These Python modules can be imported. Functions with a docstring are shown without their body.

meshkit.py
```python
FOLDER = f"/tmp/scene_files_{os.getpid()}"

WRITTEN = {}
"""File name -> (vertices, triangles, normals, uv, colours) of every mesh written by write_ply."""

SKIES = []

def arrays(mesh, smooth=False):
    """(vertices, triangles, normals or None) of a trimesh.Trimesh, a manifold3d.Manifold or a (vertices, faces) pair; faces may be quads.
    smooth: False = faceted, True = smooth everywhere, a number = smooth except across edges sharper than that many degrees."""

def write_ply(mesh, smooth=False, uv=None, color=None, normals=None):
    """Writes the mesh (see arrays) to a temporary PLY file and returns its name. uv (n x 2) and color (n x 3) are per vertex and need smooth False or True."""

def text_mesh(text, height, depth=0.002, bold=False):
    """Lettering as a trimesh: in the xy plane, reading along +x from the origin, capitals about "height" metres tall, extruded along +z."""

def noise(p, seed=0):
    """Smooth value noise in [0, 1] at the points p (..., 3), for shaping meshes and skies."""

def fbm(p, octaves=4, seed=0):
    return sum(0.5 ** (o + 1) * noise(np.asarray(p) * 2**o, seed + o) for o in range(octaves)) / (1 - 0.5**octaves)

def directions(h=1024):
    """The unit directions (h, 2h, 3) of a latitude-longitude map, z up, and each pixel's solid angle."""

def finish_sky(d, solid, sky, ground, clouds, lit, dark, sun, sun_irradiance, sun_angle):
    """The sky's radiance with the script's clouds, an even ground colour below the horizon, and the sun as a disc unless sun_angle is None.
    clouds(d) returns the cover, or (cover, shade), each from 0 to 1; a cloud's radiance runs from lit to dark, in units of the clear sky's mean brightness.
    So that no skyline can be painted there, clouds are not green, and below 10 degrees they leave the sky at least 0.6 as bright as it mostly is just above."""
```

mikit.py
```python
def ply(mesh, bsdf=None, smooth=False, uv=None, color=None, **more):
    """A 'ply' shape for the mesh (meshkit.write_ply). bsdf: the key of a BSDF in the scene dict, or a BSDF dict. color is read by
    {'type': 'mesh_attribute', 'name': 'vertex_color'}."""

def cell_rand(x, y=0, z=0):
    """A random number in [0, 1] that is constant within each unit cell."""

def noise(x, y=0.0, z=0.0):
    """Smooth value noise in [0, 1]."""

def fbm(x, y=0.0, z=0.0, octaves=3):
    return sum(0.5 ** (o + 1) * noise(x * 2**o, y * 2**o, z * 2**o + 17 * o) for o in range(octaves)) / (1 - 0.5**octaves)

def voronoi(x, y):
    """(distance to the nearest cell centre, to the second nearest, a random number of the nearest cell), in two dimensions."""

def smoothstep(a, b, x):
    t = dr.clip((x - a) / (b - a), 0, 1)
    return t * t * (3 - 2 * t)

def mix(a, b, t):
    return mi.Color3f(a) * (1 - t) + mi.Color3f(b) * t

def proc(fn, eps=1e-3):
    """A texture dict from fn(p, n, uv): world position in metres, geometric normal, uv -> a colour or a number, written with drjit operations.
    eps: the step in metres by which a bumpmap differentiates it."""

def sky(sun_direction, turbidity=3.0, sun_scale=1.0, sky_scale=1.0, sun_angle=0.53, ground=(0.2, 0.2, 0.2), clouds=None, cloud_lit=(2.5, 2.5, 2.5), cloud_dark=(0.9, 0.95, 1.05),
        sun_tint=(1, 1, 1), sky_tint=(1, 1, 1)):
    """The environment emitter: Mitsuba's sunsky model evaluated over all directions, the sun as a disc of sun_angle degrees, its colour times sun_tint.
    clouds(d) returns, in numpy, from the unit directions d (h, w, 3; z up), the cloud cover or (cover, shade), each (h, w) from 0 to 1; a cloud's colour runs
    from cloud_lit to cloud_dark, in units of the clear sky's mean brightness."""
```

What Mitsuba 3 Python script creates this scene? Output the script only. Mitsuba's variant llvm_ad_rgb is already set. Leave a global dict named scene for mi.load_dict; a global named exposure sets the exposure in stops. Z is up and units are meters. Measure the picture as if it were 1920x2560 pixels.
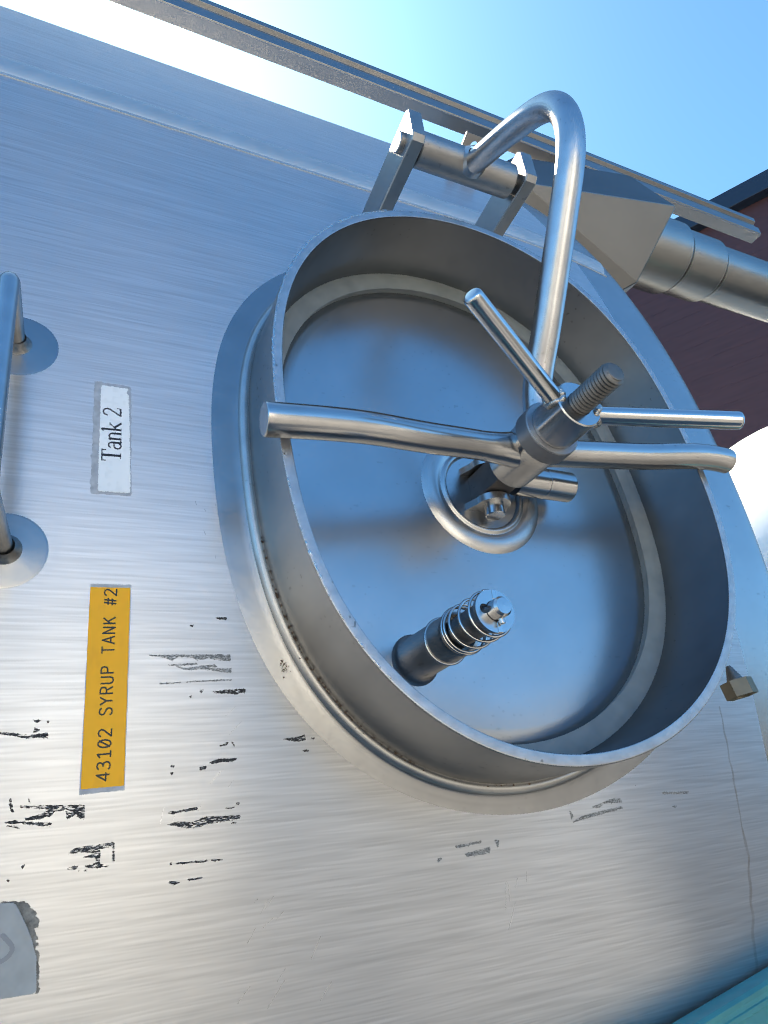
import math, random
import numpy as np, trimesh, shapely
import drjit as dr
import mitsuba as mi
import meshkit, mikit
from mikit import proc, noise, fbm, smoothstep, mix
from shapely.geometry import Polygon, LineString
from scipy.spatial import Delaunay

rng = np.random.default_rng(7)
random.seed(7)
T = mi.ScalarTransform4f
scene, labels = {}, {}

V = lambda *a: np.array(a, float)
def unit(v):
    v = np.asarray(v, float); return v / np.linalg.norm(v)


# ------------------------------------------------------------------ camera, sky, exposure
TILT = math.radians(8.0)      # how far the manway faces above the horizontal
ROT = np.array([[1, 0, 0], [0, math.cos(TILT), math.sin(TILT)], [0, -math.sin(TILT), math.cos(TILT)]])   # tank frame -> world
CAM = ROT @ np.array([-0.3039, -0.3557, -0.2751])
FWD = ROT @ np.array([0.40318, 0.79955, 0.44515])
UP = ROT @ np.array([-0.10189, -0.44420, 0.89012])
RIGHT = ROT @ np.array([0.90943, -0.40424, -0.09762])
scene['camera'] = {'type': 'perspective', 'fov': 58.968, 'fov_axis': 'x', 'near_clip': 0.02, 'far_clip': 3000.0,
                   'to_world': T().look_at(origin=CAM.tolist(), target=(CAM + FWD).tolist(), up=UP.tolist())}
SUN = unit(FWD + ((195 - 960) * RIGHT - (60 - 1280) * UP) / 1697.9).tolist()   # the disc stands on the tank's edge
scene['sky'] = mikit.sky(SUN, turbidity=4.0, ground=(0.22, 0.22, 0.21), sky_tint=(0.45, 0.70, 0.79), sun_tint=(0.98, 1.0, 1.0))
exposure = 3.5

# ------------------------------------------------------------------ materials
def steel(key, alpha, refl=(0.60, 0.59, 0.575), au=None, av=None, bump=None, scale=1.0):
    b = {'type': 'roughconductor', 'material': 'none', 'distribution': 'ggx',
         'specular_reflectance': refl if isinstance(refl, dict) else {'type': 'rgb', 'value': list(refl)}}
    if au is not None:
        b['alpha_u'], b['alpha_v'] = au, av
    else:
        b['alpha'] = alpha
    if bump is not None:
        b = {'type': 'bumpmap', 'arbitrary': proc(bump, eps=3e-4), 'scale': scale, 'bsdf': b}
    scene[key] = {'type': 'twosided', 'bsdf': b}

def paint(key, color, rough=0.5, spec=0.5):
    c = color if isinstance(color, dict) else {'type': 'rgb', 'value': list(color)}
    scene[key] = {'type': 'twosided', 'bsdf': {'type': 'principled', 'base_color': c, 'roughness': rough, 'specular': spec}}

# drip line below the drain fitting: points (x, s) on the shell
DRIP = [(0.229, -0.190), (0.2285, -0.25), (0.231, -0.312), (0.224, -0.37), (0.222, -0.46)]

def shell_refl(p, n, uv):      # uv = (distance round the shell, distance along its axis)
    u, v = uv[1], uv[0]
    streak = noise(u * 17.0, v * 640.0) * 0.45 + noise(u * 36.0 + 9, v * 1200.0) * 0.55
    hatch = noise((u + v * 0.12) * 20.0, (v - u * 0.06) * 900.0 + 31)
    blot = fbm(u * 9.0, v * 14.0, 3.0, 4)
    t = 0.88 + 0.25 * (streak - 0.5) + 0.10 * (hatch - 0.5) + 0.10 * (blot - 0.5)
    col = mi.Color3f(0.67, 0.67, 0.67) * t
    drip = mi.Float(0.0)
    for (a, b) in zip(DRIP[:-1], DRIP[1:]):
        f = dr.clip((v - a[1]) / (b[1] - a[1]), 0, 1)
        inside = (v <= a[1]) & (v > b[1])
        cx = a[0] + (b[0] - a[0]) * f + 0.0022 * (noise(v * 90.0) - 0.5)
        w = 0.0008 + 0.0011 * noise(v * 60.0 + 4) + 0.0022 * dr.clip((-0.26 - v) * 5, 0, 1)
        k = smoothstep(w, w * 0.35, dr.abs(u - cx)) * (0.45 + 0.55 * noise(v * 130.0, u * 400.0)) * smoothstep(-0.47, -0.30, v)
        drip = dr.select(inside, k, drip)
    col = mix(col, mi.Color3f(0.24, 0.175, 0.115), 0.55 * drip)
    return col

def shell_rough(p, n, uv):
    return 0.285 + 0.06 * fbm(uv[1] * 5.0, uv[0] * 7.0, 5.0, 2)

# grain runs along the axis: rough across it, smooth along it
scene['brushed_steel'] = {'type': 'twosided', 'bsdf': {'type': 'principled', 'metallic': 1.0, 'anisotropic': 0.93, 'base_color': proc(shell_refl), 'roughness': proc(shell_rough)}}

def worn(base, lo=0.8, hi=1.08, f=60.0, speck=0.0):
    base = [float(x) for x in base]
    def fn(p, n, uv):
        t = lo + (hi - lo) * fbm(p.x * f, p.y * f, p.z * f, 4)
        c = mi.Color3f(*base) * t
        if speck:
            s = smoothstep(0.86, 0.9, noise(p.x * 330.0, p.y * 330.0, p.z * 330.0)) * smoothstep(0.4, 0.7, noise(p.x * 25.0, p.y * 25.0, p.z * 25.0))
            c = mix(c, mi.Color3f(0.12, 0.11, 0.10), speck * s)
        return c
    return proc(fn)

def fine(fx, fy, fz, seed=0.0):
    return lambda p, n, uv: noise(p.x * fx + seed, p.y * fy, p.z * fz)

steel('pad_steel', 0.10, worn((0.40, 0.40, 0.40), 0.84, 1.06, 45.0, 0.15), bump=lambda p, n, uv: fbm(p.x * 60.0, p.y * 60.0, p.z * 60.0, 3), scale=0.00022)
steel('knuckle_steel', 0.085, worn((0.482, 0.482, 0.482), 0.9, 1.05, 25.0, 0.4), bump=lambda p, n, uv: fbm(p.x * 9.0, p.y * 9.0, p.z * 9.0, 2), scale=0.0009)
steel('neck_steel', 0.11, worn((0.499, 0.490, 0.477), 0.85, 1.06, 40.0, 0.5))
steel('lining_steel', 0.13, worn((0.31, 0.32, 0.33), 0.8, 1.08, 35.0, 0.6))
steel('rim_steel', 0.20, worn((0.568, 0.568, 0.568), 0.75, 1.15, 180.0, 0.7), bump=fine(700, 700, 700), scale=0.00005)
steel('door_steel', 0.075, worn((0.516, 0.520, 0.525), 0.86, 1.05, 26.0, 0.25), bump=lambda p, n, uv: fbm(p.x * 9.0, p.y * 9.0, p.z * 9.0, 2), scale=0.0011)
steel('boss_steel', 0.09, worn((0.585, 0.576, 0.563), 0.9, 1.05, 60.0))
steel('bar_steel', 0.042, worn((0.585, 0.572, 0.559), 0.84, 1.06, 90.0, 0.4))
steel('davit_steel', 0.085, worn((0.550, 0.550, 0.559), 0.84, 1.06, 90.0, 0.4))
steel('hinge_steel', 0.16, worn((0.430, 0.421, 0.408), 0.8, 1.06, 90.0, 0.4))
steel('polished_steel', 0.018, (0.636, 0.632, 0.623))
steel('nut_steel', 0.045, worn((0.602, 0.602, 0.602), 0.9, 1.04, 90.0))
steel('collar_steel', 0.26, worn((0.396, 0.396, 0.404), 0.82, 1.06, 120.0, 0.5))
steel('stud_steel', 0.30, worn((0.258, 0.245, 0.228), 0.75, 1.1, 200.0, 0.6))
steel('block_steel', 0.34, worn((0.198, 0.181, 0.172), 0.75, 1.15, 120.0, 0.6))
steel('post_steel', 0.08, worn((0.447, 0.430, 0.408), 0.9, 1.05, 50.0, 0.4))
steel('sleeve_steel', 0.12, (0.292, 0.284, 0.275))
steel('seam_steel', 0.34, worn((0.72, 0.725, 0.71), 0.85, 1.06, 40.0))
steel('bead_steel', 0.13, worn((0.568, 0.559, 0.537), 0.8, 1.08, 70.0, 0.5))
steel('box_steel', 0.12, worn((0.24, 0.24, 0.238), 0.86, 1.05, 8.0))
steel('leg_steel', 0.10, worn((0.41, 0.405, 0.385), 0.86, 1.05, 12.0))
steel('rail_steel', 0.13, worn((0.38, 0.38, 0.378), 0.85, 1.05, 20.0))
steel('rung_steel', 0.08, worn((0.568, 0.568, 0.568), 0.8, 1.06, 90.0))
steel('drain_steel', 0.32, worn((0.27, 0.245, 0.19), 0.8, 1.1, 150.0, 0.6))
steel('weld_steel', 0.13, worn((0.568, 0.550, 0.516), 0.6, 1.15, 350.0))
def gasket_color(p, n, uv):
    return mix((0.17, 0.19, 0.19), (0.25, 0.272, 0.268), fbm(p.x * 70.0, p.y * 70.0, p.z * 70.0, 4))
paint('gasket_rubber', proc(gasket_color), 0.55)
paint('black_residue', proc(lambda p, n, uv: mix((0.028, 0.028, 0.028), (0.22, 0.22, 0.215), smoothstep(0.45, 0.85, noise(p.x * 1500.0, p.y * 1500.0, p.z * 1500.0)))), 0.75, 0.2)
paint('grey_residue', proc(lambda p, n, uv: mix((0.16, 0.16, 0.155), (0.38, 0.38, 0.37), smoothstep(0.35, 0.75, noise(p.x * 1300.0, p.y * 1300.0, p.z * 1300.0)))), 0.75, 0.2)
paint('rust_dirt', proc(lambda p, n, uv: mix((0.035, 0.022, 0.014), (0.14, 0.09, 0.05), noise(p.x * 700.0, p.y * 700.0, p.z * 700.0))), 0.85, 0.2)
paint('paper_white', proc(lambda p, n, uv: mix((0.89, 0.90, 0.88), (0.84, 0.85, 0.83), smoothstep(0.6, 0.9, noise(p.x * 400.0, p.z * 400.0)))), 0.6)
paint('backing_grey', proc(lambda p, n, uv: mix((0.30, 0.31, 0.32), (0.52, 0.53, 0.54), fbm(p.x * 300.0, p.z * 300.0, 0.0, 3))), 0.5)
paint('label_yellow', proc(lambda p, n, uv: mix((0.95, 0.45, 0.003), (0.90, 0.42, 0.006), smoothstep(0.55, 0.8, fbm(p.x * 160.0, p.z * 60.0, 0.0, 4)))), 0.55)
paint('ink_black', (0.012, 0.012, 0.014), 0.5)
paint('decal_grey', proc(lambda p, n, uv: mix((0.30, 0.315, 0.305), (0.42, 0.43, 0.42), fbm(p.x * 120.0, p.z * 120.0, 0.0, 4))), 0.6)
paint('decal_print', (0.27, 0.275, 0.28), 0.6)
paint('decal_glue', proc(lambda p, n, uv: mix((0.10, 0.09, 0.075), (0.34, 0.32, 0.28), fbm(p.x * 500.0, p.z * 500.0, 0.0, 3))), 0.8)
paint('teal_paint', proc(lambda p, n, uv: mix((0.035, 0.20, 0.21), (0.06, 0.27, 0.27), fbm(p.x * 60.0, p.y * 60.0, p.z * 60.0, 4))), 0.32)
paint('maroon_board', proc(lambda p, n, uv: mix((0.052, 0.020, 0.023), (0.074, 0.030, 0.033), fbm(p.x * 3.0, p.y * 3.0, p.z * 22.0, 4))), 0.65)
paint('dark_trim', (0.010, 0.022, 0.045), 0.45)
paint('white_paint', proc(lambda p, n, uv: mi.Color3f(0.86, 0.85, 0.81) * (0.95 + 0.08 * fbm(p.x * 3.0, p.y * 3.0, p.z * 3.0, 3))), 0.5)
paint('truck_dark', (0.02, 0.02, 0.022), 0.6)
paint('shed_grey', proc(lambda p, n, uv: mi.Color3f(0.08, 0.085, 0.09) * (0.85 + 0.25 * fbm(p.x * 1.5, p.y * 1.5, p.z * 1.5, 4))), 0.8)
paint('door_grey', (0.20, 0.21, 0.22), 0.5)
paint('cream_wall', proc(lambda p, n, uv: mi.Color3f(0.76, 0.73, 0.66) * (0.85 + 0.25 * fbm(p.x * 1.5, p.y * 1.5, p.z * 1.5, 4))), 0.8)
paint('beige_wall', proc(lambda p, n, uv: mi.Color3f(0.13, 0.131, 0.128) * (0.85 + 0.25 * fbm(p.x * 1.5, p.y * 1.5, p.z * 1.5, 4))), 0.8)
paint('wall_grey', proc(lambda p, n, uv: mi.Color3f(0.36, 0.355, 0.34) * (0.85 + 0.25 * fbm(p.x * 2.0, p.y * 2.0, p.z * 2.0, 4))), 0.8)
paint('glass_dark', (0.02, 0.025, 0.03), 0.08)
paint('apron_concrete', proc(lambda p, n, uv: mix((0.12, 0.12, 0.117), (0.19, 0.19, 0.184), fbm(p.x * 1.3, p.y * 1.3, 0.0, 5))), 0.9, 0.2)
paint('asphalt', proc(lambda p, n, uv: mix((0.045, 0.046, 0.047), (0.075, 0.076, 0.076), fbm(p.x * 1.3, p.y * 1.3, 0.0, 5))), 0.9, 0.2)

# ------------------------------------------------------------------ entry helpers
def numbered(key):
    if key not in scene and key not in labels:
        return key
    k = 1
    while f'{key}_{k:03d}' in scene or f'{key}_{k:03d}' in labels:
        k += 1
    return f'{key}_{k:03d}'

TANK_FRAME = set()
def thing(name, label, cat, group=None, kind=None, tank_frame=True):
    key = numbered(name)
    labels[key] = {'label': label, 'category': cat}
    if group: labels[key]['group'] = group
    if kind: labels[key]['kind'] = kind
    if tank_frame: TANK_FRAME.add(key)
    return key

def part(parent, name, mesh, bsdf, smooth=35, label=None, kind=None, uv=None):
    key = parent + '__' + name
    if key in scene:
        k = 1
        while f'{key}_{k:03d}' in scene: k += 1
        key = f'{key}_{k:03d}'
    if parent.split('__')[0] in TANK_FRAME:
        mesh = mesh.copy(); mesh.vertices = np.asarray(mesh.vertices) @ ROT.T
    scene[key] = mikit.ply(mesh, bsdf, smooth=smooth)
    d = {}
    if label: d['label'] = label
    if kind: d['kind'] = kind
    if d: labels[key] = d
    return key

# ------------------------------------------------------------------ geometry helpers
def frame(axis):
    a = unit(axis); h = V(0, 0, 1) if abs(a[2]) < 0.9 else V(1, 0, 0)
    u = unit(np.cross(h, a)); return u, np.cross(a, u), a

def lathe(profile, origin, axis, n=64):
    """profile: (radius, height along axis) pairs; radius 0 ends close it."""
    u, w, a = frame(axis); o = np.asarray(origin, float)
    th = np.linspace(0, 2 * np.pi, n, endpoint=False)
    ring = np.cos(th)[:, None] * u + np.sin(th)[:, None] * w
    v = np.vstack([o + max(r, 1e-6) * ring + h * a for r, h in profile])
    f = []
    for i in range(len(profile) - 1):
        for j in range(n):
            k = (j + 1) % n
            f.append((i * n + j, i * n + k, (i + 1) * n + k, i * n + n + j))
    f = np.array(f)
    m = trimesh.Trimesh(v, np.vstack([f[:, [0, 1, 2]], f[:, [0, 2, 3]]]), process=False)
    m.merge_vertices(digits_vertex=7); m.update_faces(m.nondegenerate_faces()); m.fix_normals()
    return m

def tube(path, radius, n=28, end=0.0025):
    """round bar along a polyline with softly rounded ends; radius a number or one per point"""
    P = np.asarray(path, float); r = np.broadcast_to(radius, len(P)).astype(float)
    t = np.gradient(P, axis=0); t /= np.linalg.norm(t, axis=1, keepdims=True)
    if end:
        e = np.array([0.0, 0.15, 0.5, 1.0]); s = end
        q = np.sin(np.linspace(0, np.pi / 2, 5))[:-1]; h = 1 - np.cos(np.linspace(0, np.pi / 2, 5))[:-1]
        P = np.vstack([P[0] + t[0] * s * (1 - q)[:, None] , P[1:-1], P[-1] - t[-1] * s * (1 - q[::-1])[:, None]])
        rr0 = r[0] - s * h[::-1]; rr1 = r[-1] - s * h
        # profile runs from the cap edge out to the full radius
        r = np.concatenate([r[0] - s + s * np.sin(np.linspace(0, np.pi / 2, 4)), r[1:-1], (r[-1] - s + s * np.sin(np.linspace(0, np.pi / 2, 4)))[::-1]])
        d0 = s * (1 - np.cos(np.linspace(0, np.pi / 2, 4))); 
        p0, p1 = np.asarray(path[0], float), np.asarray(path[-1], float)
        P[:4] = p0 + t[0] * d0[:, None]; P[-4:] = p1 - t[-1] * d0[::-1][:, None]
        t = np.vstack([np.repeat(t[:1], 4, 0), t[1:-1], np.repeat(t[-1:], 4, 0)])
    u, w, _ = frame(t[0]); rings = []
    th = np.linspace(0, 2 * np.pi, n, endpoint=False)
    for i in range(len(P)):
        u = unit(u - t[i] * (u @ t[i])); w = np.cross(t[i], u)
        rings.append(P[i] + r[i] * (np.cos(th)[:, None] * u + np.sin(th)[:, None] * w))
    v = np.vstack([*rings, P[:1], P[-1:]]); k = len(P); f = []
    for i in range(k - 1):
        for j in range(n):
            b = (j + 1) % n
            f += [(i * n + j, i * n + b, i * n + n + b), (i * n + j, i * n + n + b, i * n + n + j)]
    for j in range(n):
        b = (j + 1) % n
        f += [(k * n, b, j), (k * n + 1, (k - 1) * n + j, (k - 1) * n + b)]
    m = trimesh.Trimesh(v, f, process=False); m.fix_normals(); return m

def spline(pts, n=40):
    from scipy.interpolate import CubicSpline
    P = np.asarray(pts, float); d = np.r_[0, np.cumsum(np.linalg.norm(np.diff(P, axis=0), axis=1))]
    return CubicSpline(d, P)(np.linspace(0, d[-1], n))

def fillet(pts, r, n=10):
    """polyline with its inner corners rounded by radius r"""
    P = [np.asarray(p, float) for p in pts]; out = [P[0]]
    for a, b, c, rr in zip(P[:-2], P[1:-1], P[2:], r):
        d0, d1 = unit(a - b), unit(c - b); ang = math.acos(np.clip(d0 @ d1, -1, 1))
        L = rr / math.tan(ang / 2); o = b + unit(d0 + d1) * rr / math.sin(ang / 2)
        s, e = b + d0 * L - o, b + d1 * L - o
        w = math.acos(np.clip(unit(s) @ unit(e), -1, 1))
        for k in range(n + 1):
            q = k / n; out.append(o + (math.sin((1 - q) * w) * s + math.sin(q * w) * e) / math.sin(w))
    out.append(P[-1]); res = [out[0]]
    for a, b in zip(out[:-1], out[1:]):
        m = max(1, int(np.linalg.norm(b - a) / 0.02))
        res += [a + (b - a) * (k + 1) / m for k in range(m)]
    return np.array(res)

def rbox(size, bevel, mat=None, n=3):
    """box with rounded edges: superellipsoid-free hull of eight little spheres"""
    s = np.asarray(size, float) / 2 - bevel
    sp = trimesh.creation.icosphere(subdivisions=1, radius=bevel).vertices
    v = np.vstack([sp + s * np.array(c) for c in np.ndindex(2, 2, 2) for c in [np.array(c) * 2 - 1]])
    m = trimesh.convex.convex_hull(v)
    if mat is not None: m.apply_transform(mat)
    return m

def axes(x, y, z, o):
    M = np.eye(4); M[:3, 0], M[:3, 1], M[:3, 2], M[:3, 3] = x, y, z, o; return M

# ------------------------------------------------------------------ the tank's body
R, YC, X0 = 1.58, 1.65, 0.146
def _profile():
    """the outline of the shell past X0: a gentle dish, then the tight knuckle of the bottom head; (x, drop in radius, angle)"""
    r1, x1, r2 = 1.5, 0.350, 0.083
    a1 = math.asin((x1 - X0) / r1)
    an = np.r_[np.linspace(0, a1, 40), np.linspace(a1, 1.45, 80)[1:]]
    x, d = [X0], [0.0]
    for p, q in zip(an[:-1], an[1:]):
        r = r1 if q <= a1 + 1e-9 else r2
        x.append(x[-1] + r * (math.sin(q) - math.sin(p))); d.append(d[-1] + r * (math.cos(p) - math.cos(q)))
    return np.r_[-9, x], np.r_[0, d], np.r_[0, an]
PXX, PDD, PAA = _profile()
XMAX = PXX[-1]
def drop(x): return np.interp(x, PXX, PDD)
def surf(x, s, h=0.0):
    """point on the shell: x along the axis, s along the circumference, h out of the surface"""
    x, s = np.asarray(x, float), np.asarray(s, float)
    th = s / R; an = np.interp(x, PXX, PAA); sl, c = np.sin(an), np.cos(an)
    r = R - drop(x)
    n = np.stack([sl * np.ones_like(th), -c * np.cos(th), c * np.sin(th)], -1)
    p = np.stack([x * np.ones_like(th), YC - r * np.cos(th), r * np.sin(th)], -1)
    return p + n * np.asarray(h)[..., None], n
def ysurf(x, z):
    r = R - drop(x); return YC - np.sqrt(r * r - np.asarray(z) ** 2)

RO = [0.22216, 0.00079, 0.00021, -0.02124, -0.00369, 0.00171, -0.00038, -0.0025, -0.00145, -0.00014, -0.00026]
NT = 240
TH = np.linspace(0, 2 * np.pi, NT, endpoint=False)
def rim_r(th):
    return RO[0] + sum(RO[2 * k - 1] * np.cos(k * th) + RO[2 * k] * np.sin(k * th) for k in range(1, 6))
CX, CZ = rim_r(TH) * np.cos(TH), rim_r(TH) * np.sin(TH)
tx, tz = np.gradient(np.r_[CX[-3:], CX, CX[:3]])[3:-3], np.gradient(np.r_[CZ[-3:], CZ, CZ[:3]])[3:-3]
NX, NZ = tz / np.hypot(tx, tz), -tx / np.hypot(tx, tz)
def oval(profile, closed_center=False):
    """loft of the manway outline: profile = (outward offset, function or number giving y)"""
    v = []
    for d, y in profile:
        x, z = CX + NX * d, CZ + NZ * d
        v.append(np.c_[x, y(x, z) if callable(y) else np.full(NT, y), z])
    v = np.vstack(v); f = []
    for i in range(len(profile) - 1):
        for j in range(NT):
            k = (j + 1) % NT; f.append((i * NT + j, i * NT + k, i * NT + NT + k, i * NT + NT + j))
    f = np.array(f); return trimesh.Trimesh(v, np.vstack([f[:, [0, 2, 1]], f[:, [0, 3, 2]]]), process=False)

PAD = 0.027
tank = thing('stainless_tank', 'large brushed stainless steel tank lying on its side with an oval manway', 'tank')

def build_shell():
    xs = np.r_[np.linspace(-2.6, -0.48, 16)[:-1], np.arange(-0.48, 0.3401, 0.02), np.interp(np.linspace(np.interp(0.345, PXX, PAA), 1.45, 24), PAA, PXX)]
    ss = np.r_[np.linspace(-math.pi * R, -0.8, 22)[:-1], np.arange(-0.8, 2.0001, 0.02), np.linspace(2.0, math.pi * R, 22)[1:]]
    bx, bs = (-0.32, 0.32), (-0.36, 0.36)
    X, S = np.meshgrid(xs, ss, indexing='ij')
    p, n = surf(X, S)
    idx = np.arange(X.size).reshape(X.shape); q = []
    for i in range(len(xs) - 1):
        for j in range(len(ss) - 1):
            cx, cs = (xs[i] + xs[i + 1]) / 2, (ss[j] + ss[j + 1]) / 2
            if bx[0] < cx < bx[1] and bs[0] < cs < bs[1]: continue
            q.append((idx[i, j], idx[i, j + 1], idx[i + 1, j + 1], idx[i + 1, j]))
    q = np.array(q); f = [q[:, [0, 1, 2]], q[:, [0, 2, 3]]]
    v, nn, uv = [p.reshape(-1, 3)], [n.reshape(-1, 3)], [np.c_[X.ravel(), S.ravel()]]
    # the sheet round the manway, with its hole
    gx, gs = np.meshgrid(np.arange(bx[0], bx[1] + 1e-6, 0.02), np.arange(bs[0], bs[1] + 1e-6, 0.02), indexing='ij')
    g = np.c_[gx.ravel(), gs.ravel()]
    d = 0.0125
    hole = Polygon(np.c_[CX + NX * d, R * np.arcsin((CZ + NZ * d) / R)])
    keep = ~shapely.contains_xy(hole.buffer(0.008), g[:, 0], g[:, 1])
    pts = np.vstack([g[keep], np.asarray(hole.exterior.coords)[:-1]])
    tri = Delaunay(pts).simplices
    cen = pts[tri].mean(1); tri = tri[~shapely.contains_xy(hole, cen[:, 0], cen[:, 1])]
    a = pts[tri]; area = np.cross(a[:, 1] - a[:, 0], a[:, 2] - a[:, 0]); tri = tri[np.abs(area) > 1e-10]; area = area[np.abs(area) > 1e-10]
    tri = np.where((area > 0)[:, None], tri, tri[:, ::-1])
    pp, pn = surf(pts[:, 0], pts[:, 1])
    f.append(tri[:, ::-1] + X.size); v.append(pp); nn.append(pn); uv.append(pts)
    # bottom head closes the end
    v, nn, uv, f = np.vstack(v), np.vstack(nn), np.vstack(uv), np.vstack(f)
    c = np.cross(v[f[:, 1]] - v[f[:, 0]], v[f[:, 2]] - v[f[:, 0]])
    f = np.where((np.einsum('ij,ij->i', c, nn[f[:, 0]]) < 0)[:, None], f[:, ::-1], f)
    far = uv[f][:, :, 0].min(1) > 0.279
    for name, fs, mat, lab in (('shell', f[~far], 'brushed_steel', 'brushed shell of the tank'), ('end_knuckle', f[far], 'knuckle_steel', 'smooth rounded end of the shell, right of the manway')):
        path = meshkit.write_ply((v @ ROT.T, fs), False, uv[:, ::-1], None, nn @ ROT.T)
        scene[tank + '__' + name] = {'type': 'ply', 'filename': path, 'face_normals': False, 'bsdf': {'type': 'ref', 'id': mat}}
        labels[tank + '__' + name] = {'label': lab}
build_shell()
xe = float(XMAX); re_ = R - float(drop(xe))
part(tank, 'bottom_head', lathe([(re_, 0), (re_ * 0.8, 0.05), (re_ * 0.45, 0.11), (0, 0.14)], V(xe, YC, 0), V(1, 0, 0), 96), 'leg_steel', True)
part(tank, 'top_head', lathe([(R, 0), (R * 0.93, 0.16), (R * 0.75, 0.28), (R * 0.4, 0.38), (0, 0.42)], V(-2.6, YC, 0), V(-1, 0, 0), 96), 'leg_steel', True)

# the polished pad, the weld bead and the neck of the manway
yh = lambda h: (lambda x, z: ysurf(x, z) - h)
PADV = PAD - 0.008 * np.exp(-((np.degrees(TH) - 258) / 32) ** 2) + 0.005 * np.exp(-((np.degrees(TH) - 308) / 14) ** 2)
part(tank, 'manway_pad', oval([(PADV, yh(0.00012)), (PADV - 0.004, yh(0.0004)), (0.0135, yh(0.0008)), (0.0115, yh(0.0011)), (0.0085, yh(0.0014)), (0.0074, yh(0.0022))]), 'pad_steel', True, 'polished pad round the manway neck')
neck = tank + '__manway_neck'
part(neck, 'weld_bead', oval([(0.0078, yh(0.0010)), (0.0070, yh(0.0032)), (0.0058, yh(0.0050)), (0.0042, yh(0.0060)), (0.0026, yh(0.0062)), (0.0014, yh(0.0056)), (0.0006, yh(0.0046)), (-0.0008, yh(0.0044))]), 'bead_steel', True, 'smooth weld bead at the foot of the manway neck')
W = 0.0078
part(tank, 'manway_neck', oval([(0.0, yh(-0.004)), (0.0, 0.0012), (-0.0004, 0.0004)]), 'neck_steel', 30, 'outer wall of the oval manway neck')
part(neck, 'rim', oval([(-0.0004, 0.0004), (-0.0012, 0.0), (-W + 0.0012, 0.0), (-W + 0.0004, 0.0004)]), 'rim_steel', 30, 'bare front edge of the manway neck with nicks')
part(neck, 'lining', oval([(-W + 0.0004, 0.0004), (-W, 0.0012), (-W, 0.075), (-W, 0.12)]), 'lining_steel', 30, 'inner wall of the manway neck')

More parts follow.
